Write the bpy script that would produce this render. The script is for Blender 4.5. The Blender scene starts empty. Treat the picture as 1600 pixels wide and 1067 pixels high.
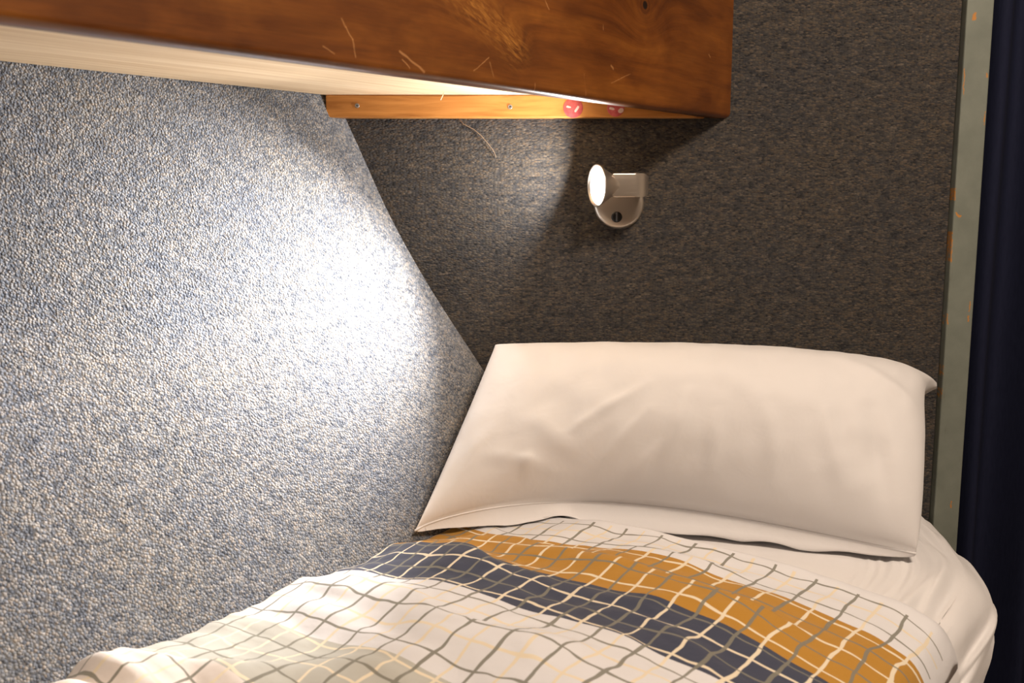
import bpy, bmesh, math, random
from mathutils import Vector, Matrix, noise
random.seed(7)
R = math.radians
SC = bpy.context.scene
COL = SC.collection

# ------------------------------------------------------------------ camera
CAM = Vector((0, -1.3, 0.95)); PITCH = R(8.2); FPX = 1500.0
cam_d = bpy.data.cameras.new('camera'); cam = bpy.data.objects.new('camera', cam_d); COL.objects.link(cam)
cam.location = CAM; cam.rotation_euler = (R(90) - PITCH, 0, 0)
cam_d.sensor_width = 36; cam_d.lens = 36 * FPX / 1600; cam_d.clip_start = 0.02
cam_d.dof.use_dof = True; cam_d.dof.focus_distance = 1.2; cam_d.dof.aperture_fstop = 9
SC.camera = cam

# ------------------------------------------------------------------ world, cabin light, exposure
w = bpy.data.worlds.new('world'); SC.world = w; w.use_nodes = True
w.node_tree.nodes['Background'].inputs[0].default_value = (0.9, 0.85, 0.8, 1)
w.node_tree.nodes['Background'].inputs[1].default_value = 0.05
def area(name, loc, target, size, power, colour, shape='SQUARE'):
    l = bpy.data.lights.new(name, 'AREA'); l.shape = shape; l.size = size; l.energy = power; l.color = colour
    o = bpy.data.objects.new(name, l); COL.objects.link(o); o.location = loc
    o.rotation_euler = (Vector(target) - Vector(loc)).to_track_quat('-Z', 'Y').to_euler()
    return o
# the cabin's own ceiling light, over the gangway beside the bunks
area('cabin_ceiling_light', (0.55, -1.12, 1.9), (0.3, -0.4, 0.5), 0.30, 25.0, (1.0, 0.82, 0.66), 'DISK')
SC.view_settings.view_transform = 'Standard'; SC.view_settings.look = 'None'
SC.view_settings.gamma = 1; SC.view_settings.use_curve_mapping = False
SC.view_settings.exposure = 0.0
LAMP_POWER = 7.0

# ------------------------------------------------------------------ pixel -> place helpers
FW = Vector((0, math.cos(PITCH), -math.sin(PITCH))); UP = Vector((0, math.sin(PITCH), math.cos(PITCH)))
def ray(x, y): return Vector((1, 0, 0)) * ((x - 800) / FPX) - UP * ((y - 533.5) / FPX) + FW
def onplane(x, y, p0, n):
    d = ray(x, y); n = Vector(n); return CAM + d * ((Vector(p0) - CAM).dot(n) / d.dot(n))
def onwall(x, y, Y=0.0): return onplane(x, y, (0, Y, 0), (0, 1, 0))

# ------------------------------------------------------------------ object helpers
def tag(o, label=None, cat=None, group=None, kind=None):
    for k, v in (('label', label), ('category', cat), ('group', group), ('kind', kind)):
        if v: o[k] = v
    return o
def link(name, me, mat=None, parent=None, smooth=True, loc=None):
    o = bpy.data.objects.new(name, me); COL.objects.link(o)
    if mat: me.materials.append(mat)
    if parent: o.parent = parent
    if loc is not None: o.location = loc
    if smooth:
        for p in me.polygons: p.use_smooth = True
    return o
def pydata(name, v, f, mat=None, parent=None, smooth=True):
    me = bpy.data.meshes.new(name); me.from_pydata([tuple(q) for q in v], [], f); me.update()
    bm = bmesh.new(); bm.from_mesh(me); bmesh.ops.recalc_face_normals(bm, faces=bm.faces); bm.to_mesh(me); bm.free()
    return link(name, me, mat, parent, smooth)
def frombm(name, bm, mat=None, parent=None, smooth=False):
    bmesh.ops.recalc_face_normals(bm, faces=bm.faces)
    me = bpy.data.meshes.new(name); bm.to_mesh(me); bm.free()
    return link(name, me, mat, parent, smooth)
def empty(name, loc):
    o = bpy.data.objects.new(name, None); COL.objects.link(o); o.location = loc; o.empty_display_size = .05
    return o
def keep(o, parent):           # parent to an empty without moving (empties here are only translated)
    o.parent = parent; o.matrix_parent_inverse = Matrix.Translation(-parent.location)
    return o
def prism(poly, z0, z1, bevel=0.0, seg=2):
    bm = bmesh.new()
    a = [bm.verts.new((x, y, z0)) for x, y in poly]; b = [bm.verts.new((x, y, z1)) for x, y in poly]
    n = len(poly); bm.faces.new(a[::-1]); bm.faces.new(b)
    for i in range(n): bm.faces.new((a[i], a[(i+1) % n], b[(i+1) % n], b[i]))
    if bevel: bmesh.ops.bevel(bm, geom=list(bm.edges), offset=bevel, segments=seg, profile=.5, affect='EDGES')
    return bm
def tube(name, pts, r, mat, parent=None, n=8):
    v = []; f = []
    for i, p in enumerate(pts):
        p = Vector(p); t = (Vector(pts[min(i+1, len(pts)-1)]) - Vector(pts[max(i-1, 0)])).normalized()
        a = t.cross(Vector((0.13, 0.31, 0.94))).normalized(); b = t.cross(a)
        rr = r(i / (len(pts)-1)) if callable(r) else r
        for k in range(n):
            q = 2 * math.pi * k / n; v.append(p + (a * math.cos(q) + b * math.sin(q)) * rr)
    for i in range(len(pts)-1):
        for k in range(n):
            f.append((i*n+k, i*n+(k+1) % n, (i+1)*n+(k+1) % n, (i+1)*n+k))
    f.append(tuple(range(n))[::-1]); f.append(tuple((len(pts)-1)*n + k for k in range(n)))
    return pydata(name, v, f, mat, parent)
def lathe(prof, axis, origin, n=48):
    """prof: (along, radius) list, turned about axis through origin"""
    ax = Vector(axis).normalized(); a = ax.cross(Vector((0, 0, 1))).normalized(); b = ax.cross(a)
    v = []; f = []
    for (t, r) in prof:
        for k in range(n):
            q = 2*math.pi*k/n; v.append(Vector(origin) + ax*t + (a*math.cos(q) + b*math.sin(q))*r)
    for i in range(len(prof)-1):
        for k in range(n): f.append((i*n+k, i*n+(k+1) % n, (i+1)*n+(k+1) % n, (i+1)*n+k))
    return v, f, n
def nz(x, y, z=0.0): return noise.noise(Vector((x, y, z)))
def sstep(a, b, x):
    t = min(1, max(0, (x-a)/(b-a))); return t*t*(3-2*t)

# ------------------------------------------------------------------ node helpers
class NT:
    def __init__(s, name):
        s.m = bpy.data.materials.new(name); s.m.use_nodes = True; s.t = s.m.node_tree
        s.b = s.t.nodes['Principled BSDF']; s.tc = s.t.nodes.new('ShaderNodeTexCoord')
    def n(s, typ, **kw):
        nd = s.t.nodes.new(typ)
        for k, v in kw.items(): setattr(nd, k, v)
        return nd
    def put(s, sock, v):
        if isinstance(v, bpy.types.NodeSocket): s.t.links.new(v, sock)
        elif v is not None: sock.default_value = v
    def math(s, op, a, b=None, c=None, clamp=False):
        nd = s.n('ShaderNodeMath', operation=op, use_clamp=clamp)
        for i, q in enumerate((a, b, c)):
            if q is not None: s.put(nd.inputs[i], q)
        return nd.outputs[0]
    def vm(s, op, a, b=None, scale=None):
        nd = s.n('ShaderNodeVectorMath', operation=op); s.put(nd.inputs[0], a)
        if b is not None: s.put(nd.inputs[1], b)
        if scale is not None: s.put(nd.inputs['Scale'], scale)
        return nd.outputs['Value'] if op in ('DOT_PRODUCT', 'LENGTH', 'DISTANCE') else nd.outputs[0]
    def mapping(s, vec, scale=(1, 1, 1), loc=(0, 0, 0), rot=(0, 0, 0)):
        nd = s.n('ShaderNodeMapping'); s.put(nd.inputs[0], vec)
        nd.inputs['Scale'].default_value = scale; nd.inputs['Location'].default_value = loc; nd.inputs['Rotation'].default_value = rot
        return nd.outputs[0]
    def noise(s, vec, scale, detail=3, rough=.5, dist=0.0, col=False):
        nd = s.n('ShaderNodeTexNoise'); s.put(nd.inputs['Vector'], vec)
        nd.inputs['Scale'].default_value = scale; nd.inputs['Detail'].default_value = detail
        nd.inputs['Roughness'].default_value = rough; nd.inputs['Distortion'].default_value = dist
        return nd.outputs['Color' if col else 'Fac']
    def ramp(s, fac, stops, interp='LINEAR'):
        nd = s.n('ShaderNodeValToRGB'); nd.color_ramp.interpolation = interp; e = nd.color_ramp.elements
        while len(e) < len(stops): e.new(0.5)
        for q, (p, c) in zip(e, stops): q.position = p; q.color = (*c, 1) if len(c) == 3 else c
        s.put(nd.inputs[0], fac); return nd.outputs[0]
    def mix(s, fac, a, b, mode='MIX'):
        nd = s.n('ShaderNodeMix', data_type='RGBA', blend_type=mode)
        s.put(nd.inputs[0], fac)
        for i, q in ((6, a), (7, b)):
            if isinstance(q, tuple) and len(q) == 3: q = (*q, 1)
            s.put(nd.inputs[i], q)
        return nd.outputs[2]
    def smooth(s, x, a, b):        # 0 below a, 1 above b
        nd = s.n('ShaderNodeMapRange', interpolation_type='SMOOTHSTEP'); s.put(nd.inputs[0], x)
        nd.inputs[1].default_value = a; nd.inputs[2].default_value = b; return nd.outputs[0]
    def sep(s, vec):
        nd = s.n('ShaderNodeSeparateXYZ'); s.put(nd.inputs[0], vec); return nd.outputs
    def comb(s, x, y, z=0.0):
        nd = s.n('ShaderNodeCombineXYZ')
        for i, q in enumerate((x, y, z)): s.put(nd.inputs[i], q)
        return nd.outputs[0]
    def segdist(s, p, a, b):       # distance from point socket p to a segment
        a = Vector(a); b = Vector(b); ba = b - a
        pa = s.vm('SUBTRACT', p, tuple(a))
        h = s.math('DIVIDE', s.vm('DOT_PRODUCT', pa, tuple(ba)), max(ba.dot(ba), 1e-9), clamp=True)
        q = s.n('ShaderNodeVectorMath', operation='SCALE'); q.inputs[0].default_value = tuple(ba); s.put(q.inputs['Scale'], h)
        return s.vm('LENGTH', s.vm('SUBTRACT', pa, q.outputs[0]))
    def bump(s, h, strength=.3, dist=.001, prev=None):
        nd = s.n('ShaderNodeBump'); nd.inputs['Strength'].default_value = strength; nd.inputs['Distance'].default_value = dist
        s.put(nd.inputs['Height'], h)
        if prev is not None: s.put(nd.inputs['Normal'], prev)
        return nd.outputs[0]
    def out(s, col, rough=.6, normal=None, spec=.5, **kw):
        if isinstance(col, tuple) and len(col) == 3: col = (*col, 1)
        s.put(s.b.inputs['Base Color'], col); s.put(s.b.inputs['Roughness'], rough)
        s.b.inputs['Specular IOR Level'].default_value = spec
        if normal is not None: s.put(s.b.inputs['Normal'], normal)
        for k, v in kw.items(): s.put(s.b.inputs[k.replace('_', ' ')], v)
        return s.m

# ------------------------------------------------------------------ materials
def mat_carpet(name, cell, tint, stretch, relief):
    t = NT(name); p = t.mapping(t.tc.outputs['Object'], stretch)
    v = t.n('ShaderNodeTexVoronoi', feature='F1'); t.put(v.inputs['Vector'], p); v.inputs['Scale'].default_value = cell
    rnd = t.sep(v.outputs['Color'])
    c = t.ramp(rnd[0], [(0, (.070, .080, .100)), (.25, (.130, .146, .174)), (.5, (.180, .189, .204)), (.72, (.215, .213, .208)),
                        (.88, (.245, .222, .20)), (1, (.30, .297, .295))])
    big = t.noise(p, 7, 3, .6); tuft = t.noise(p, cell * .22, 2, .6)
    c = t.mix(1, c, t.ramp(tuft, [(.3, (.68, .69, .72)), (.7, (1.25, 1.22, 1.18))]), 'MULTIPLY')
    c = t.mix(1, c, t.ramp(big, [(.3, (.90, .93, 1.0)), (.7, (1.08, 1.04, .98))]), 'MULTIPLY')
    c = t.mix(1, c, (*tint, 1), 'MULTIPLY')
    gap = t.smooth(v.outputs['Distance'], .75, .25)
    c = t.mix(t.math('MULTIPLY', t.smooth(v.outputs['Distance'], .45, .85), .5), c, (.03, .032, .038))
    h = t.math('ADD', gap, t.math('MULTIPLY', tuft, 1.2))
    return t.out(c, .95, t.bump(h, relief, .0022), .15, Sheen_Weight=.15)
M_hull = mat_carpet('carpet_hull', 400, (1.0, 1.0, 1.0), (1, 1, 1), .6)
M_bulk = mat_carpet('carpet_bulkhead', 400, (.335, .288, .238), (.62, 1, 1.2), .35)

def mat_board():
    t = NT('varnished_board'); p = t.tc.outputs['Object']     # x along the board, z up
    x, y, z = t.sep(p)
    q2 = t.comb(x, 0.0, z)
    kn = BOARD_L(1008, 8); kd = t.vm('DISTANCE', q2, tuple(kn))
    kbend = t.math('MULTIPLY', t.math('EXPONENT', t.math('MULTIPLY', t.math('MULTIPLY', kd, kd), -700.0)), .05)
    f0, f1 = BOARD_L(715, -15), BOARD_L(806, 72); fd = t.segdist(q2, f0, f1)
    fig = t.math('EXPONENT', t.math('MULTIPLY', t.math('MULTIPLY', fd, fd), -3500.0))
    zz = t.math('ADD', z, t.math('ADD', kbend, t.math('MULTIPLY', fig, .03)))
    g = t.comb(t.math('MULTIPLY', x, .16), y, zz)
    grain = t.noise(g, 38, 5, .55, .6); fine = t.noise(t.comb(t.math('MULTIPLY', x, .06), y, zz), 420, 3, .6)
    blot = t.noise(t.mapping(p, (1, 1, 1.6)), 9, 4, .6, .5)
    c = t.ramp(grain, [(.25, (.085, .022, .0025)), (.5, (.170, .050, .005)), (.75, (.235, .078, .009))])
    c = t.mix(1, c, t.ramp(blot, [(.3, (.55, .48, .42)), (.65, (1.1, 1.12, 1.15))]), 'MULTIPLY')
    c = t.mix(1, c, t.ramp(fine, [(.35, (.86, .85, .84)), (.65, (1.06, 1.06, 1.06))]), 'MULTIPLY')
    fv = (f1 - f0).normalized(); pf = t.vm('SUBTRACT', q2, tuple(f0))
    along = t.vm('DOT_PRODUCT', pf, tuple(fv)); acr = t.vm('DOT_PRODUCT', pf, (-fv.z, 0, fv.x))
    flick = t.noise(t.comb(t.math('MULTIPLY', along, .22), acr), 330, 4, .6, .9)
    c = t.mix(t.math('MULTIPLY', fig, t.smooth(flick, .36, .80)), c, (.40, .165, .028))
    ring = t.math('SINE', t.math('MULTIPLY', kd, 900.0))
    c = t.mix(t.math('MULTIPLY', t.smooth(kd, .022, .006), t.math('MULTIPLY_ADD', ring, .3, .45)), c, (.06, .016, .003))
    c = t.mix(t.smooth(kd, .006, .0035), c, (.012, .005, .002))
    wob = t.vm('ADD', q2, t.vm('SCALE', t.vm('SUBTRACT', t.noise(p, 60, 2, col=True), (.5, .5, .5)), None, .004))
    for (xa, ya, xb, yb, wd, st) in [(625, 80, 664, 113, .0011, .55), (541, 42, 552, 62, .0007, .5), (552, 62, 556, 90, .0007, .5),
            (505, 72, 522, 84, .0006, .4), (740, 110, 764, 90, .0006, .5), (765, 98, 772, 121, .0008, .35), (836, 130, 838, 144, .0006, .5),
            (913, 115, 916, 150, .0006, .4), (852, 0, 858, 14, .0007, .5), (943, 38, 943, 46, .0007, .5), (628, 92, 640, 106, .0006, .5),
            (955, 130, 985, 115, .0006, .4), (534, 30, 540, 42, .0009, .35), (1108, 86, 1110, 90, .0010, .4), (955, 103, 958, 108, .0014, .4)]:
        d = t.segdist(wob, BOARD_L(xa, ya), BOARD_L(xb, yb))
        c = t.mix(t.math('MULTIPLY', t.smooth(d, wd*1.5, wd*.3), st), c, (.55, .27, .10))
    return t.out(c, t.math('MULTIPLY_ADD', blot, .15, .28), t.bump(fine, .12, .0006), .45, Coat_Weight=.35, Coat_Roughness=.16)

def mat_batten():
    t = NT('pine_batten'); p = t.tc.outputs['Object']; x, y, z = t.sep(p)
    g = t.comb(t.math('MULTIPLY', x, .10), t.math('MULTIPLY', y, .4), z)
    gr = t.noise(g, 110, 4, .5, .8); k = t.noise(t.mapping(p, (1, 1, .5)), 24, 2)
    c = t.ramp(gr, [(.3, (.33, .125, .025)), (.55, (.52, .225, .055)), (.75, (.58, .27, .075))])
    c = t.mix(t.smooth(k, .68, .78), c, (.13, .045, .012))
    return t.out(c, .42, t.bump(gr, .1, .0004), .4)
def mat_ply():
    t = NT('raw_pine_panel'); p = t.tc.outputs['Object']; x, y, z = t.sep(p)
    g = t.comb(t.math('MULTIPLY', x, .05), y, z)
    gr = t.noise(g, 75, 4, .55, .5)
    c = t.ramp(gr, [(.3, (.62, .43, .25)), (.6, (.76, .58, .38)), (.8, (.80, .64, .45))])
    sp = t.noise(t.mapping(p, (9, 95, 1)), 1.0, 2, .5)
    c = t.mix(t.smooth(sp, .735, .765), c, (.07, .035, .015))
    return t.out(c, .62, t.bump(gr, .15, .0006), .3)
def mat_paint_post():
    t = NT('chipped_green_paint'); p = t.tc.outputs['Object']; x, y, z = t.sep(p)
    q2 = t.comb(x, 0.0, z)
    n = t.noise(p, 30, 4, .6); wn = t.noise(p, 220, 3, .6, col=True)
    c = t.ramp(n, [(.3, (.155, .172, .145)), (.7, (.195, .213, .18))])
    gr = t.noise(t.mapping(p, (1, 1, .2)), 90, 3, .6)
    edge = t.math('ADD', t.smooth(x, .0155, .002), t.math('MULTIPLY', t.smooth(x, .028, .036), .6))
    c = t.mix(t.math('MULTIPLY', t.smooth(gr, .58, .75), t.math('MULTIPLY', edge, .55)), c, (.10, .095, .07))
    wob = t.vm('ADD', q2, t.vm('SCALE', t.vm('SUBTRACT', wn, (.5, .5, .5)), None, .006))
    for (xa, ya, xb, yb, wd) in [(1517, 24, 1515, 32, .0040), (1488, 333, 1494, 338, .0026), (1482, 362, 1480, 408, .0014), (1535, 118, 1536, 122, .002),
                                 (1500, 110, 1499, 150, .0012), (1532, 176, 1531, 196, .0014), (1486, 295, 1485, 312, .0016), (1509, 470, 1508, 484, .0018),
                                 (1507, 492, 1507, 500, .0016), (1467, 570, 1466, 585, .0024), (1465, 606, 1464, 618, .0024), (1475, 490, 1474, 505, .0014), (1481, 780, 1479, 788, .002)]:
        a = onwall(xa, ya, -.001) - POST0; b = onwall(xb, yb, -.001) - POST0; a.y = b.y = 0
        c = t.mix(t.smooth(t.segdist(wob, a, b), wd*.75, wd*.35), c, (.46, .20, .045))
    return t.out(c, .5, t.bump(gr, .15, .0006), .4)
def mat_linen(name, col, wr=.25):
    t = NT(name); p = t.tc.outputs['Object']
    n1 = t.noise(p, 26, 3, .55, .4); wv = t.noise(p, 1600, 1, .5)
    h = t.math('MULTIPLY_ADD', wv, .06, n1)
    c = t.mix(t.math('MULTIPLY', wv, .10), col, tuple(.86*q for q in col))
    return t.out(c, .82, t.bump(h, wr, .006), .2, Sheen_Weight=.2)
WHITE = (.76, .74, .735)
def mat_duvet():
    t = NT('printed_duvet_cover'); uv = t.n('ShaderNodeUVMap', uv_map='print').outputs[0]   # metres: u across, v along
    u, v, _ = t.sep(uv)
    wob = t.noise(t.mapping(uv, (1, 1, 1)), 16, 2, .5, col=True); wx, wy, _ = t.sep(wob)
    wob2 = t.noise(t.mapping(uv, (1, 1, 1), (3, 7, 0)), 55, 2, .5); wob3 = t.noise(t.mapping(uv, (1, 1, 1), (11, 2, 0)), 24, 1)
    U = t.math('ADD', u, t.math('MULTIPLY', t.math('SUBTRACT', wx, .5), .016)); V = t.math('ADD', v, t.math('MULTIPLY', t.math('SUBTRACT', wy, .5), .022))
    P = PRINT
    base = (.745, .738, .755)
    c = t.mix(0.0, base, base)
    def band(c, lo, hi, col):
        m = t.math('MULTIPLY', t.math('GREATER_THAN', v, lo), t.math('LESS_THAN', v, hi)); m = t.math('MULTIPLY', m, t.math('LESS_THAN', u, P['right'])); return t.mix(m, c, col)
    c = band(c, P['grey0'], P['grey1'], (.50, .49, .44))
    c = band(c, P['pink0'], P['grey0'], (.76, .69, .64))
    c = band(c, P['navy0'], P['navy1'], (.055, .062, .098))
    c = band(c, P['navy1'], P['ochre1'], (.47, .235, .035))
    def line(coord, period, off, width):
        d = t.math('ABSOLUTE', t.math('SUBTRACT', t.math('FRACT', t.math('DIVIDE', t.math('ADD', coord, off + 10*period), period)), .5))
        d = t.math('MULTIPLY', d, period)            # metres from the line's middle
        wd = t.math('MULTIPLY', t.math('MULTIPLY_ADD', wob3, 1.3, .35), width)
        d = t.math('SUBTRACT', d, t.math('MULTIPLY', t.math('SUBTRACT', wob2, .5), .0010))
        return t.smooth(t.math('SUBTRACT', d, t.math('MULTIPLY', wd, .5)), .0003, -.0003)
    inside = t.math('MULTIPLY', t.math('LESS_THAN', v, P['top']), t.math('LESS_THAN', u, P['right']))
    cream = t.math('MAXIMUM', line(U, .044, 0.0, .0031), line(V, .046, .004, .0027))
    dark = t.math('MAXIMUM', line(U, .044, .022, .0031), line(V, .046, .027, .0023))
    c = t.mix(t.math('MULTIPLY', cream, inside), c, (.80, .70, .53))
    c = t.mix(t.math('MULTIPLY', t.math('MULTIPLY', dark, inside), .92), c, (.215, .205, .165))
    wv = t.noise(uv, 1500, 1, .5)
    c = t.mix(t.math('MULTIPLY', wv, .25), c, t.mix(1, c, (.72, .72, .72, 1), 'MULTIPLY'))
    n1 = t.noise(t.tc.outputs['Object'], 30, 3, .55, .3)
    return t.out(c, .82, t.bump(t.math('MULTIPLY_ADD', wv, .05, n1), .22, .006), .2, Sheen_Weight=.15)
def mat_metal():
    t = NT('brushed_nickel'); p = t.tc.outputs['Object']
    n = t.noise(t.mapping(p, (40, 40, 900)), 1, 2)
    return t.out((.60, .53, .46), t.math('MULTIPLY_ADD', n, .12, .26), None, .5, Metallic=.92)
def plain(name, col, rough=.5, **kw):
    t = NT(name); n = t.noise(t.tc.outputs['Object'], 40, 3)
    return t.out(t.mix(n, tuple(.9*q for q in col), tuple(min(1, 1.1*q) for q in col)), rough, None, .4, **kw)
def mat_emit():
    t = NT('lit_lamp_lens'); t.out((1, .95, .88), .3)
    t.b.inputs['Emission Color'].default_value = (1, .93, .82, 1); t.b.inputs['Emission Strength'].default_value = 14
    return t.m

# ------------------------------------------------------------------ the hull line and the bulkhead
HULL = [(0.0, .30), (.2, .28), (.35, .215), (.45, .150), (.57, .058), (.65, .006), (.73, -.044), (.797, -.087), (.853, -.121), (.931, -.163), (1.024, -.204),
        (1.086, -.231), (1.2, -.275), (1.5, -.36), (1.95, -.44)]
def hull_x0(z):
    for (z0, x0), (z1, x1) in zip(HULL, HULL[1:]):
        if z <= z1: break
    i = HULL.index((z0, x0)); pm = HULL[max(i-1, 0)]; pn = HULL[min(i+2, len(HULL)-1)]
    m0 = (x1 - pm[1]) / (z1 - pm[0]); m1 = (pn[1] - x0) / (pn[0] - z0); h = z1 - z0; t = (z - z0) / h
    return (2*t**3-3*t*t+1)*x0 + (t**3-2*t*t+t)*h*m0 + (-2*t**3+3*t*t)*x1 + (t**3-t*t)*h*m1
def hull_tan(z): return math.tan(R(37.5 + 3.5 * sstep(.57, 1.08, z)))
def hull_x(z, Y): return hull_x0(z) + Y * hull_tan(z)     # Y is negative towards the camera

v = []; f = []; NZ, NY = 79, 40
for i in range(NZ):
    z = 1.95 * i / (NZ-1)
    for j in range(NY+1):
        Y = .02 - 2.44 * j / NY; v.append((hull_x(z, Y), Y, z))
n0 = len(v)
v += [(x - .05, y, z) for x, y, z in v]
W = NY + 1
for i in range(NZ-1):
    for j in range(NY):
        a = i*W + j; f.append((a, a+1, a+W+1, a+W)); f.append((n0+a, n0+a+W, n0+a+W+1, n0+a+1))
for i in range(NZ-1):
    for j in (0, NY):
        a = i*W + j; f.append((a, a+W, n0+a+W, n0+a))
for j in range(NY):
    for i in (0, NZ-1):
        a = i*W + j; f.append((a, a+1, n0+a+1, n0+a))
tag(pydata('wall_left', v, f, M_hull), kind='structure')

POST0 = Vector((.587, -.001, 0)); POST_W = .035
bm = prism([(-.75, 0), (.586, 0), (.586, .03), (-.75, .03)], 0, 1.95)
bm2 = prism([(1.25, 0), (1.6, 0), (1.6, .03), (1.25, .03)], 0, 1.95); me_ = bpy.data.meshes.new('tmp'); bm2.to_mesh(me_); bm2.free(); bm.from_mesh(me_)
bm2 = prism([(.586, 0), (1.25, 0), (1.25, .03), (.586, .03)], 1.86, 1.95); me_ = bpy.data.meshes.new('tmp'); bm2.to_mesh(me_); bm2.free(); bm.from_mesh(me_)
tag(frombm('wall_back', bm, M_bulk), kind='structure')
M_dark = plain('dark_paint', (.05, .05, .055), .6)
M_cream = plain('cream_paint', (.55, .50, .43), .6)
M_floor = plain('cabin_sole', (.16, .09, .045), .5)
tag(frombm('floor', prism([(-2.6, -2.5), (1.6, -2.5), (1.6, .6), (-2.6, .6)], -.03, 0), M_floor), kind='structure')
tag(frombm('ceiling', prism([(-2.6, -2.5), (1.6, -2.5), (1.6, .6), (-2.6, .6)], 1.95, 1.98), M_cream), kind='structure')
tag(frombm('wall_right', prism([(1.55, -2.45), (1.6, -2.45), (1.6, 0), (1.55, 0)], 0, 1.95), M_cream), kind='structure')
tag(frombm('wall_front', prism([(-2.6, -2.5), (1.6, -2.5), (1.6, -2.45), (-2.6, -2.45)], 0, 1.95), M_cream), kind='structure')
tag(frombm('wall_passage', prism([(.5, .55), (1.4, .55), (1.4, .6), (.5, .6)], 0, 1.95), M_dark), kind='structure')
# painted door post at the bulkhead's edge
bm = prism([(0, -.012), (POST_W, -.012), (POST_W, .045), (0, .045)], 0, 1.86, .002, 2)
post = frombm('trim_1', bm, mat_paint_post()); post.location = POST0; tag(post, kind='structure')

# navy curtain in the doorway
v = []; f = []; NU, NV = 150, 24
for j in range(NV+1):
    z = .02 + 1.83 * j / NV
    for i in range(NU+1):
        a = i / NU; x = .622 + .62*a
        fold = .028*math.sin(a*2*math.pi*8.5 + .8*nz(a*5, z*.7)) + .010*nz(a*14, z*1.3, 3)
        v.append((x + .006*math.sin(a*40 + z), .075 + fold, z))
for j in range(NV):
    for i in range(NU):
        a = j*(NU+1)+i; f.append((a, a+1, a+NU+2, a+NU+1))
cur = pydata('curtain', v, f, None)
t = NT('navy_curtain'); cn = t.noise(t.mapping(t.tc.outputs['Object'], (1, 1, .2)), 300, 2)
cur.data.materials.append(t.out(t.mix(cn, (.008, .010, .026), (.014, .017, .040)), .85, t.bump(cn, .2, .0008), .15, ))
m = cur.modifiers.new('thick', 'SOLIDIFY'); m.thickness = .0025
tag(cur, 'dark navy cloth curtain hanging beside the chipped green post', 'curtain')

# ------------------------------------------------------------------ upper bunk
BT = R(41.2); BD = Vector((-math.sin(BT), -math.cos(BT), 0)); BN = Vector((math.cos(BT), -math.sin(BT), 0))   # along, outward
B0 = Vector((.289, 0, 1.061))
def BOARD_L(x, y):
    p = onplane(x, y, B0, BN) - B0; return Vector((p.dot(BD), 0, p.z))
bunk = empty('upper_bunk', B0)
bm = bmesh.new(); TH = .024; LEN = 1.95; H = .25
sh = TH * math.tan(BT)
# local axes: x along BD, y = inward (-BN), z up ; ends cut flush with the bulkhead
sec = [(0, 0), (0, H), (TH, H), (TH, 0)]
va = [bm.verts.new((.0008 + (yy/TH)*sh, yy, zz)) for yy, zz in sec]; vb = [bm.verts.new((LEN, yy, zz)) for yy, zz in sec]
bm.faces.new(va); bm.faces.new(vb[::-1])
for i in range(4): bm.faces.new((va[i], va[(i+1) % 4], vb[(i+1) % 4], vb[i]))
le = [e for e in bm.edges if abs(e.verts[0].co.x - e.verts[1].co.x) > 1.5]
bmesh.ops.bevel(bm, geom=le, offset=.007, segments=5, profile=.5, affect='EDGES')
board = frombm('front_board', bm, None, bunk, True)
board.data.materials.append(mat_board())
for p in board.data.polygons: p.use_smooth = True
board.data.set_sharp_from_angle(angle=R(40)) if hasattr(board.data, 'set_sharp_from_angle') else None
board.matrix_local = Matrix(((BD.x, -BN.x, 0, 0), (BD.y, -BN.y, 0, 0), (0, 0, 1, 0), (0, 0, 0, 1)))
board['label'] = 'varnished orange brown front board with knots and scratches'
# raw pine panel that carries the mattress above, seen from below
PZ = 1.0895
poly = [];
inn = lambda s: B0 + BD*s - BN*(TH + .0005)
poly = [(inn(.021).x, -.0005)] + [(inn(s).x, inn(s).y) for s in (.6, 1.2, 1.94)]
ye = inn(1.94).y
for k in range(9):
    Y = ye + (-.0005 - ye) * k / 8; poly.append((hull_x(PZ, Y) + .003, Y))
bm = bmesh.new()
a = [bm.verts.new((x, y, PZ)) for x, y in poly]; b = [bm.verts.new((x, y, PZ+.014)) for x, y in poly]; n = len(poly)
bm.faces.new(a); bm.faces.new(b)
for i in range(n): bm.faces.new((a[i], a[(i+1) % n], b[(i+1) % n], b[i]))
RB = Matrix.Rotation(math.atan2(BD.y, BD.x), 4, 'Z')
bmesh.ops.transform(bm, matrix=RB.inverted() @ Matrix.Translation((-B0.x, -B0.y, -B0.z)), verts=bm.verts)
panel = frombm('base_panel', bm, mat_ply(), bunk); panel.matrix_local = RB
panel['label'] = 'pale raw pine underside panel'
tag(bunk, 'upper bunk with varnished brown front board and pale pine underside', 'bunk')

# batten screwed to the bulkhead under the bunk
bat = empty('support_batten', (0, 0, 1.0605)); BZ = 1.0605
pb = [(-.2425, -.02), (.2375, -.02), (.2550, 0), (-.2330, 0)]
bo = keep(frombm('board', prism(pb, BZ, PZ - .0003, .0012, 2), mat_batten()), bat)
tag(bat, 'honey pine batten screwed to the carpeted bulkhead under the bunk', 'batten')
M_screw = plain('grey_screw', (.30, .29, .28), .4, Metallic=.8); M_black = plain('black_plastic', (.012, .012, .013), .35)
for px, py in ((558, 165), (797, 167)):
    c = onwall(px, py, -.02)
    vv, ff, n = lathe([(.0, .0030), (.0006, .0030), (.0009, .0024), (.0005, .0009), (.0001, .0007)], (0, -1, 0), c, 16); ff.append(tuple(4*n + k for k in range(n)))
    s = keep(pydata('screw', vv, ff, M_screw), bat); s['label'] = 'small grey screw head'
    vv, ff, n = lathe([(.0, .0009), (.0007, .0009)], (0, -1, 0), c, 10); ff.append(tuple(n + k for k in range(n)))
    d = pydata('screw_socket', vv, ff, M_black); d.parent = s
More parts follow.
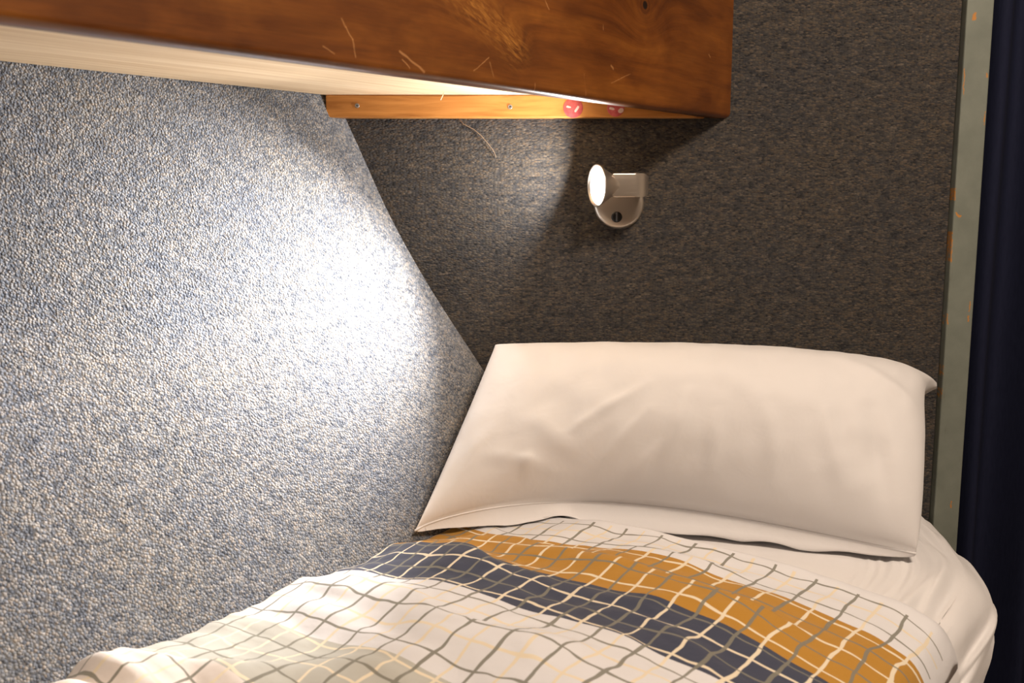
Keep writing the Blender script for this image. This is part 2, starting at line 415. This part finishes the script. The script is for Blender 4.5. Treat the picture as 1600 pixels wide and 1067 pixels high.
for px, py, rr, marks in ((895.5, 168.5, .0128, [((-.008, .0015), (-.004, .0008), .0012), ((.003, -.004), (.0065, .001), .0015)]),
                          (962, 168.5, .0112, [((.006, -.004), (.0075, -.003), .0030), ((-.007, -.0005), (-.003, -.0015), .0016)])):
    c = onwall(px, py, -.0201)
    vv, ff, n = lathe([(.0, rr), (.00035, rr), (.0005, rr-.0003)], (0, -1, 0), (0, 0, 0), 40); ff.append(tuple(2*n + k for k in range(n)))
    t = NT('red_sticker'); p3 = t.tc.outputs['Object']; x, y, z = t.sep(p3); q2 = t.comb(x, 0.0, z)
    col = t.ramp(t.noise(p3, 180, 3), [(.3, (.42, .055, .06)), (.7, (.55, .11, .11))])
    wob = t.vm('ADD', q2, t.vm('SCALE', t.vm('SUBTRACT', t.noise(p3, 500, 2, col=True), (.5, .5, .5)), None, .0015))
    for a_, b_, wd in marks:
        col = t.mix(t.smooth(t.segdist(wob, (a_[0], 0, a_[1]), (b_[0], 0, b_[1])), wd*1.1, wd*.8), col, (.66, .50, .46))
    s = keep(pydata('round_sticker', vv, ff, t.out(col, .45)), bat)
    s.matrix_parent_inverse = Matrix.Identity(4); s.location = c - bat.location
    s['label'] = 'worn red round sticker with white marks'

# stray fibre hanging from the batten, and a splinter on the panel
M_thread = plain('tan_fibre', (.24, .17, .11), .8)
pts = [onwall(x, y, yy) for x, y, yy in ((716, 184, -.003), (724, 194, -.004), (740, 202, -.005), (752, 212, -.005), (762, 224, -.005), (770, 234, -.004), (774, 242, -.003), (775, 247, -.0012))]
tag(tube('loose_fibre', pts, lambda a: .00055 - .0002*a, M_thread, None, 6), 'thin tan fibre dangling from the batten over grey carpet', 'fibre')
M_spl = plain('pale_splinter', (.75, .62, .45), .7)
pa = Vector((onwall(691, 141, -.03).x, -.045, PZ)); 
s = keep(tube('splinter', [pa + Vector((.003, .004, .0)), pa + Vector((.0005, 0, -.006)), pa + Vector((-.001, -.001, -.0095))], .0006, M_spl, None, 6), bunk)

# ------------------------------------------------------------------ reading lamp
M_metal = mat_metal()
PLc = onwall(967, 318, -.004); lampE = empty('reading_lamp', (PLc.x, 0, PLc.z))
vv, ff, n = lathe([(0, .0335), (.0045, .0335), (.0072, .0322), (.0088, .029), (.0098, .020), (.0100, .008)], (0, -1, 0), (PLc.x, 0, PLc.z), 64); ff.append(tuple(5*n + k for k in range(n)))
keep(pydata('base_plate', vv, ff, M_metal), lampE)['label'] = 'round brushed metal wall plate'
bc = onwall(963.5, 339, -.0098)
vv, ff, n = lathe([(-.001, .0072), (.0022, .0072), (.0032, .0062), (.0034, .004)], (0, -1, 0), bc, 32); ff.append(tuple(3*n + k for k in range(n)))
sw = keep(pydata('switch_button', vv, ff, M_black), lampE); sw['label'] = 'round black switch button'
M_grey = plain('dark_grey_plastic', (.10, .10, .11), .3)
rb = frombm('switch_ridge', prism([(-.0012, -.0012), (.0012, -.0012), (.0012, .0), (-.0012, .0)], -.0062, .0062, .0004, 1), M_grey); rb.location = bc + Vector((0, -.0032, 0)); rb.parent = sw
# bent bracket: flat band reaching left, rounded back to the wall on the right
LZ = onwall(985, 289.5, -.06).z
xl, xr = onwall(957, 290, -.07).x, onwall(1013.5, 290, -.055).x
prof = [(xl, -.072)]
for k in range(13):
    q = -math.pi/2 + math.pi/2 * k / 12; prof.append((xr - .020 + .020*math.cos(q), -.052 + .020*math.sin(q)))
prof += [(xr, -.030), (xr - .004, -.0085), (xr - .030, -.0085), (xl + .004, -.040)]
bm = prism(prof, LZ - .0148, LZ + .0148)
tb = [e for e in bm.edges if abs(e.verts[0].co.z - e.verts[1].co.z) < 1e-6]
bmesh.ops.bevel(bm, geom=tb, offset=.0022, segments=3, profile=.5, affect='EDGES')
for q in bm.verts:
    k = max(0, (q.co.x - (xr - .010)) / .010)
    q.co.z = LZ + (q.co.z - LZ) * (1 - .30*k*k)
br = keep(frombm('bracket', bm, M_metal), lampE); br['label'] = 'bent brushed metal bracket'
br.data.set_sharp_from_angle(angle=R(35))
for p in br.data.polygons: p.use_smooth = True
# flared head
HN = Vector((-.935, -.345, -.02)).normalized()
FC = onwall(932.5, 290, -.068)
vv, ff, n = lathe([(-.034, .0100), (-.030, .0132), (-.0225, .0140), (-.019, .0150), (-.010, .0205), (-.003, .0252), (0, .0268), (.0008, .0266), (.0006, .0256), (-.004, .0228), (-.0075, .0205)], HN, FC, 64)
ff.append(tuple(k for k in range(n)))
hd = keep(pydata('lamp_head', vv, ff, M_metal), lampE); hd['label'] = 'flared metal lamp head'
vv, ff, n = lathe([(-.0030, .0242), (-.0018, .0236), (-.0013, .012), (-.0012, .003)], HN, FC, 48); ff.append(tuple(3*n + k for k in range(n)))
ln = pydata('lens', vv, ff, mat_emit()); ln.parent = hd; ln['label'] = 'glowing white lens'
tag(lampE, 'small brushed metal reading lamp, lit, on the carpeted bulkhead', 'lamp')
# the LED throws a soft beam onto the hull and a weaker spill around it
ll = area('reading_lamp_beam', FC + HN * -.0004, FC + HN * -.0004 + Vector((-.86, -.43, -.34)), .043, LAMP_POWER, (1.0, .965, .935), 'DISK'); ll.data.spread = R(78)
l2 = area('reading_lamp_spill', FC + HN * -.0002, FC + HN + Vector((0, 0, .32)), .043, LAMP_POWER * .42, (1.0, .965, .935), 'DISK'); l2.data.spread = R(165)

# ------------------------------------------------------------------ lower bunk: base and sheeted mattress
TB = R(37.5); AX = Vector((math.sin(TB), math.cos(TB))); BX = Vector((math.cos(TB), -math.sin(TB))); OB = Vector((.04, 0))
def sw2xy(s, w_): q = OB + AX*s + BX*w_; return q.x, q.y
def xy2sw(x, y): q = Vector((x, y)) - OB; return q.dot(AX), q.dot(BX)
S_TOP0 = -.09
ZM, ZB, WR = .545, .40, .573
def x_right(Y):
    a = .584 + .12*Y; b = OB.x + (WR - .609*(-Y)) / .793; k = .035
    h = max(0, min(1, .5 + .5*(b-a)/k)); return b + (a-b)*h - k*h*(1-h)
def mattress_z(x, Y):                    # top surface with rounded right edge
    d = (x_right(Y) - x) * .80; r = .065
    if d >= r: z = ZM
    elif d <= 0: z = ZM - r
    else: z = ZM - r + math.sqrt(max(0, r*r - (r-d)**2))
    return z
rows = [(.003 + 1.9*(j/110)**1.25) for j in range(111)]
v = []; f = []; NA = 220
for Y in [-q for q in rows]:
    xr_ = x_right(Y); head = .008 * (1 - sstep(0, .035, -Y))
    pts = []
    for k in range(9): z = ZB + (ZM - .02 - ZB)*k/8; pts.append((hull_x(z, Y) + .012, z))
    xl_ = hull_x(ZM, Y) + .02
    for k in range(NA+1):
        a = 1 - (1 - k/NA)**1.6
        x = xl_ + (xr_ - xl_)*a; pts.append((x, mattress_z(x, Y)))
    for k in range(1, 9): pts.append((xr_ - .012*(k/8)**2, ZM - .065 - (ZM - .065 - ZB)*k/8))
    for x, z in pts:
        s_, w_ = xy2sw(x, Y); e = sstep(WR-.16, WR-.02, w_ + .8*max(0, s_ + .02)*.6)
        # tugged sheet: long soft creases that follow the edge
        q = (x_right(Y) - x)*.8 + (ZM - z)*.9
        cr = nz(q*62 + 1.6*nz(s_*5, q*6), s_*4.0, 2.0) * .0085 + nz(q*130 + 1.5*nz(s_*6, 3.3), s_*6, 5)*.0085
        if s_ < S_TOP0 and z > ZM - .055: cr *= .12; e = min(e, .5)      # pressed flat under the duvet
        dz = cr * e + .0010*nz(s_*16, w_*16, 1)
        out = cr * e * .9
        v.append((x + out*.8 if z < ZM - .01 else x, Y, z + (dz if z > ZB + .01 else 0) - (head if z > ZM - .08 else 0)))
npt = len(pts)
for j in range(len(rows)-1):
    for k in range(npt-1):
        a = j*npt + k; f.append((a, a+1, a+npt+1, a+npt))
    f.append((j*npt, (j+1)*npt, (j+1)*npt+npt-1, j*npt+npt-1))
f.append(tuple(range(npt))); f.append(tuple((len(rows)-1)*npt + k for k in range(npt)))
M_sheet = mat_linen('white_sheet', WHITE, .2)
bed = empty('lower_bunk', (.1, -.6, 0))
keep(pydata('mattress', v, f, M_sheet), bed)['label'] = 'mattress in a creased white fitted sheet'
poly = [(x_right(-q) - .03, -q) for q in (.002, .1, .2, .3, .45, .7, 1.2, 1.9)]
bmv = bmesh.new(); ring = []
for z in (0, .1, .2, .3, ZB - .001):
    ring.append([bmv.verts.new((x, y, z)) for x, y in poly] + [bmv.verts.new((min(hull_x(z, -q) + .03, x_right(-q) - .06), -q, z)) for q in (1.9, 1.2, .7, .45, .3, .2, .1, .002)])
n = len(ring[0])
for a, b in zip(ring, ring[1:]):
    for i in range(n): bmv.faces.new((a[i], a[(i+1) % n], b[(i+1) % n], b[i]))
bmv.faces.new(ring[0]); bmv.faces.new(ring[-1])
keep(frombm('base', bmv, M_dark), bed)
tag(bed, 'lower bunk mattress in white sheet below the lamp', 'bed')

# ------------------------------------------------------------------ duvet
PRINT = dict(top=-.135, ochre1=-.203, navy1=-.318, navy0=-.402, grey1=-.53, grey0=-.63, pink0=-1.05, right=WR-.008)
S_TOP, S_END = -.102, -1.75
def fold(s, w_, pts, amp, front, back):
    """a soft fold lying along a polyline in (w, s): long slope towards the foot, short one behind"""
    for (w0, s0), (w1, s1) in zip(pts, pts[1:]):
        if w0 <= w_ <= w1:
            sc = s0 + (s1-s0)*sstep(w0, w1, w_); d = s - sc
            e = sstep(pts[0][0], pts[0][0]+.08, w_) * (1 - sstep(pts[-1][0]-.08, pts[-1][0], w_))
            return amp * e * (math.exp(-(d/front)**2) if d < 0 else math.exp(-(d/back)**2))
    return 0.0
def duvet_t(s, w_):
    head = (.62*min(1, max(0, (S_TOP - s)/.03))**.6 + .38*sstep(.02, .34, S_TOP - s)) if s < S_TOP else 0
    wr = WR + .005 - w_
    right = sstep(-.01, .20, wr)
    th = .008 + head*(.008 + .030*right*sstep(-.08, .26, w_))
    hem = .007*math.exp(-((S_TOP - .018 - s)/.016)**2) + .006*math.exp(-((wr - .022)/.014)**2)
    puff = .012*nz(s*5.5, w_*5.5, 1.5) + .007*nz(s*12 + .6*nz(w_*9, s*4), w_*9, 4) + .0050*nz(s*30 + 2*nz(w_*7, s*7), w_*12, 8) + .0022*nz(s*62 + 2*nz(w_*11, s*9), w_*20, 12)
    th += hem + puff * head * (.35 + .65*right) * (1 + .8*sstep(-.45, -.75, s))
    th += fold(s, w_, [(.02, -.262), (.12, -.235), (.25, -.262), (.38, -.272), (.50, -.262)], .011, .030, .007)
    th += fold(s, w_, [(-.01, -.315), (.10, -.31), (.22, -.345)], .012, .035, .010)
    th += fold(s, w_, [(.20, -.182), (.30, -.190), (.42, -.180)], .006, .018, .005)
    th += fold(s, w_, [(-.01, -.46), (.12, -.44), (.26, -.47), (.40, -.45)], .009, .04, .018)
    th += fold(s, w_, [(-.02, -.63), (.06, -.66), (.20, -.60)], .014, .04, .015)
    return max(.009, th)
v = []; f = []; uvs = []; NS, NW = 330, 150
for j in range(NS+1):
    s = S_TOP + (S_END - S_TOP) * (j/NS)**1.35
    for i in range(NW+1):
        a = i/NW
        # left edge follows the hull at the cloth's height
        zl = .562
        wl = -.012
        for _ in range(3):
            x, y = sw2xy(s, wl); wl += (hull_x(zl, y) + .004 - x) * .793
        w_ = wl + (WR - .003 - wl)*a
        x, y = sw2xy(s, w_)
        z = mattress_z(x, y) + duvet_t(s, w_)
        z = max(z, .40)
        gap = hull_x(z, y) + .003
        if x < gap: x = gap
        v.append((x, y, z)); uvs.append((w_ + .02*nz(s*4, w_*4, 9)*0, s - .035*(1-sstep(0.0, .2, w_))*0))
W1 = NW+1
for j in range(NS):
    for i in range(NW):
        a = j*W1+i; f.append((a, a+1, a+W1+1, a+W1))
# underside, resting on the mattress
n0 = len(v); under = []
for j in range(NS+1):
    for i in range(NW+1):
        x, y, z = v[j*W1+i]; zu = max(mattress_z(x, y) + .0055, .40) if 0 < i else z - .004
        under.append((max(x, hull_x(zu, y) + .003), y, zu)); uvs.append((2.0, 2.0))
v += under
for j in range(NS):
    for i in range(NW):
        a = n0 + j*W1+i; f.append((a, a+W1, a+W1+1, a+1))
for j in range(NS):
    for i in (0, NW): a = j*W1+i; f.append((a, a+W1, n0+a+W1, n0+a))
for i in range(NW):
    for j in (0, NS): a = j*W1+i; f.append((a, a+1, n0+a+1, n0+a))
du = pydata('duvet', v, f, mat_duvet())
uvl = du.data.uv_layers.new(name='print')
for lp in du.data.loops: uvl.data[lp.index].uv = uvs[lp.vertex_index]
tag(du, 'white duvet with ochre and navy bands and hand drawn grid lines', 'duvet')

# ------------------------------------------------------------------ pillow
BLc, BRc, FRc, FLc = Vector((-.022, -.045, .765)), Vector((.528, -.052, .722)), Vector((.455, -.265, .560)), Vector((-.112, -.235, .576))
def mid(u, v_):                         # u left->right, v front->back
    p = (FLc*(1-u) + FRc*u)*(1-v_) + (BLc*(1-u) + BRc*u)*v_
    eu, ev = 4*u*(1-u), 4*v_*(1-v_)
    p += Vector((0, .088, .016)) * math.sin(math.pi*u**.75) * (1-v_)**2       # front hem lifts in the middle
    p += Vector((.0, .002, 0)) * ev * u**3 * 1.0     # short side drawn in
    p += Vector((.036, 0, -.014)) * (u**14) * (v_**9)          # the empty corner of the case sticks out
    p += Vector((.004, 0, 0)) * ev * (1-u)**3
    return p
PN = (FRc - FLc).cross(BLc - FLc).normalized()
def crease(u, v_, u0, v0, u1, v1, wd):
    a = Vector((u0, v0)); b = Vector((u1, v1)); p = Vector((u, v_)); ba = b - a
    h = max(0, min(1, (p-a).dot(ba)/ba.dot(ba))); d = (p - a - ba*h).length
    return math.exp(-(d/wd)**2) * math.sin(math.pi*min(1, max(0, .08 + .84*h)))
CR = [(.10, .26, .28, .08, .026, .004), (.17, .42, .33, .12, .024, .004), (.36, .06, .42, .40, .016, .006), (.50, .05, .49, .50, .018, .007), (.60, .05, .56, .38, .016, .006),
      (.72, .06, .66, .42, .018, .005), (.84, .10, .76, .48, .020, .006), (.93, .06, .86, .50, .022, -.008), (.28, .30, .40, .55, .020, .004), (.96, .55, .80, .78, .03, .005),
      (.44, .03, .47, .22, .014, .006), (.22, .05, .20, .20, .015, .006), (.05, .10, .08, .40, .02, .004)]
def side(u, v_, sg):
    e = (max(0, math.sin(math.pi*u))**(.40 - .17*sstep(.4, .9, u))) * (max(0, math.sin(math.pi*v_))**.45)
    if sg > 0:
        h = .106 * e * (1 + .55*(u-.5)) * (1 + .35*(v_-.45))
        h += e*(.006*nz(u*4, v_*3, 2) + .0035*nz(u*11 + v_*2, v_*5, 6)) + .0016*nz(u*26, v_*9, 3)*min(1, e*2)
        for (a, b, c, d, wd, am) in CR: h += am*1.0*crease(u, v_, a, b, c, d, wd)*min(1, e*1.6)
        return h
    eb = (max(0, math.sin(math.pi*u))**.30) * (max(0, math.sin(math.pi*v_))**.32)
    return eb * (.066 + .010*nz(u*12, v_*5, 7) + .006*nz(u*5, 2.5, 7))
v = []; f = []; NU, NVV = 150, 84
def pp(k, n): t_ = k/n; return .5 - .5*math.cos(math.pi*t_)*(.55 + .45*abs(math.cos(math.pi*t_))**.5) if False else (t_ + .5 - .5*math.cos(math.pi*t_))/2
for sg in (1, -1):
    for j in range(NVV+1):
        for i in range(NU+1):
            u, v_ = pp(i, NU), pp(j, NVV); dr = PN if sg > 0 else (-PN).lerp(Vector((0, -.42, -.91)), 1 - sstep(0, .45, v_)).normalized()
            p = mid(u, v_) + dr*side(u, v_, sg)
            if p.y > -.004: p.y = -.004
            hx = hull_x(p.z, p.y) + .004
            if p.x < hx: p.x = hx
            s_, w_ = xy2sw(p.x, p.y)
            flo = mattress_z(p.x, p.y) + (duvet_t(s_, w_) if s_ < S_TOP else 0) + .003
            if p.z < flo: p.z = flo
            v.append(p)
P1 = NU+1; n0 = P1*(NVV+1)
for sg in (0, 1):
    for j in range(NVV):
        for i in range(NU):
            a = sg*n0 + j*P1+i; f.append((a, a+1, a+P1+1, a+P1) if sg == 0 else (a, a+P1, a+P1+1, a+1))
me = bpy.data.meshes.new('pillow'); me.from_pydata([tuple(q) for q in v], [], f)
bm = bmesh.new(); bm.from_mesh(me); bmesh.ops.remove_doubles(bm, verts=bm.verts, dist=.0002); bmesh.ops.recalc_face_normals(bm, faces=bm.faces); bm.to_mesh(me); bm.free()
M_pil = mat_linen('white_pillowcase', WHITE, .16)
pil = link('pillow', me, M_pil)
tag(pil, 'plump white pillow leaning against the carpeted bulkhead', 'pillow')
pts = []
for k in range(81):
    q = mid(k/80, 0); s_, w_ = xy2sw(q.x, q.y); flo = mattress_z(q.x, q.y) + (duvet_t(s_, w_) if s_ < S_TOP else 0) + .0035
    q.z = max(q.z, flo); q.x = max(q.x, hull_x(q.z, q.y) + .004); pts.append(q)
se = tube('seam', pts, .0014, M_pil, None, 6); se.parent = pil
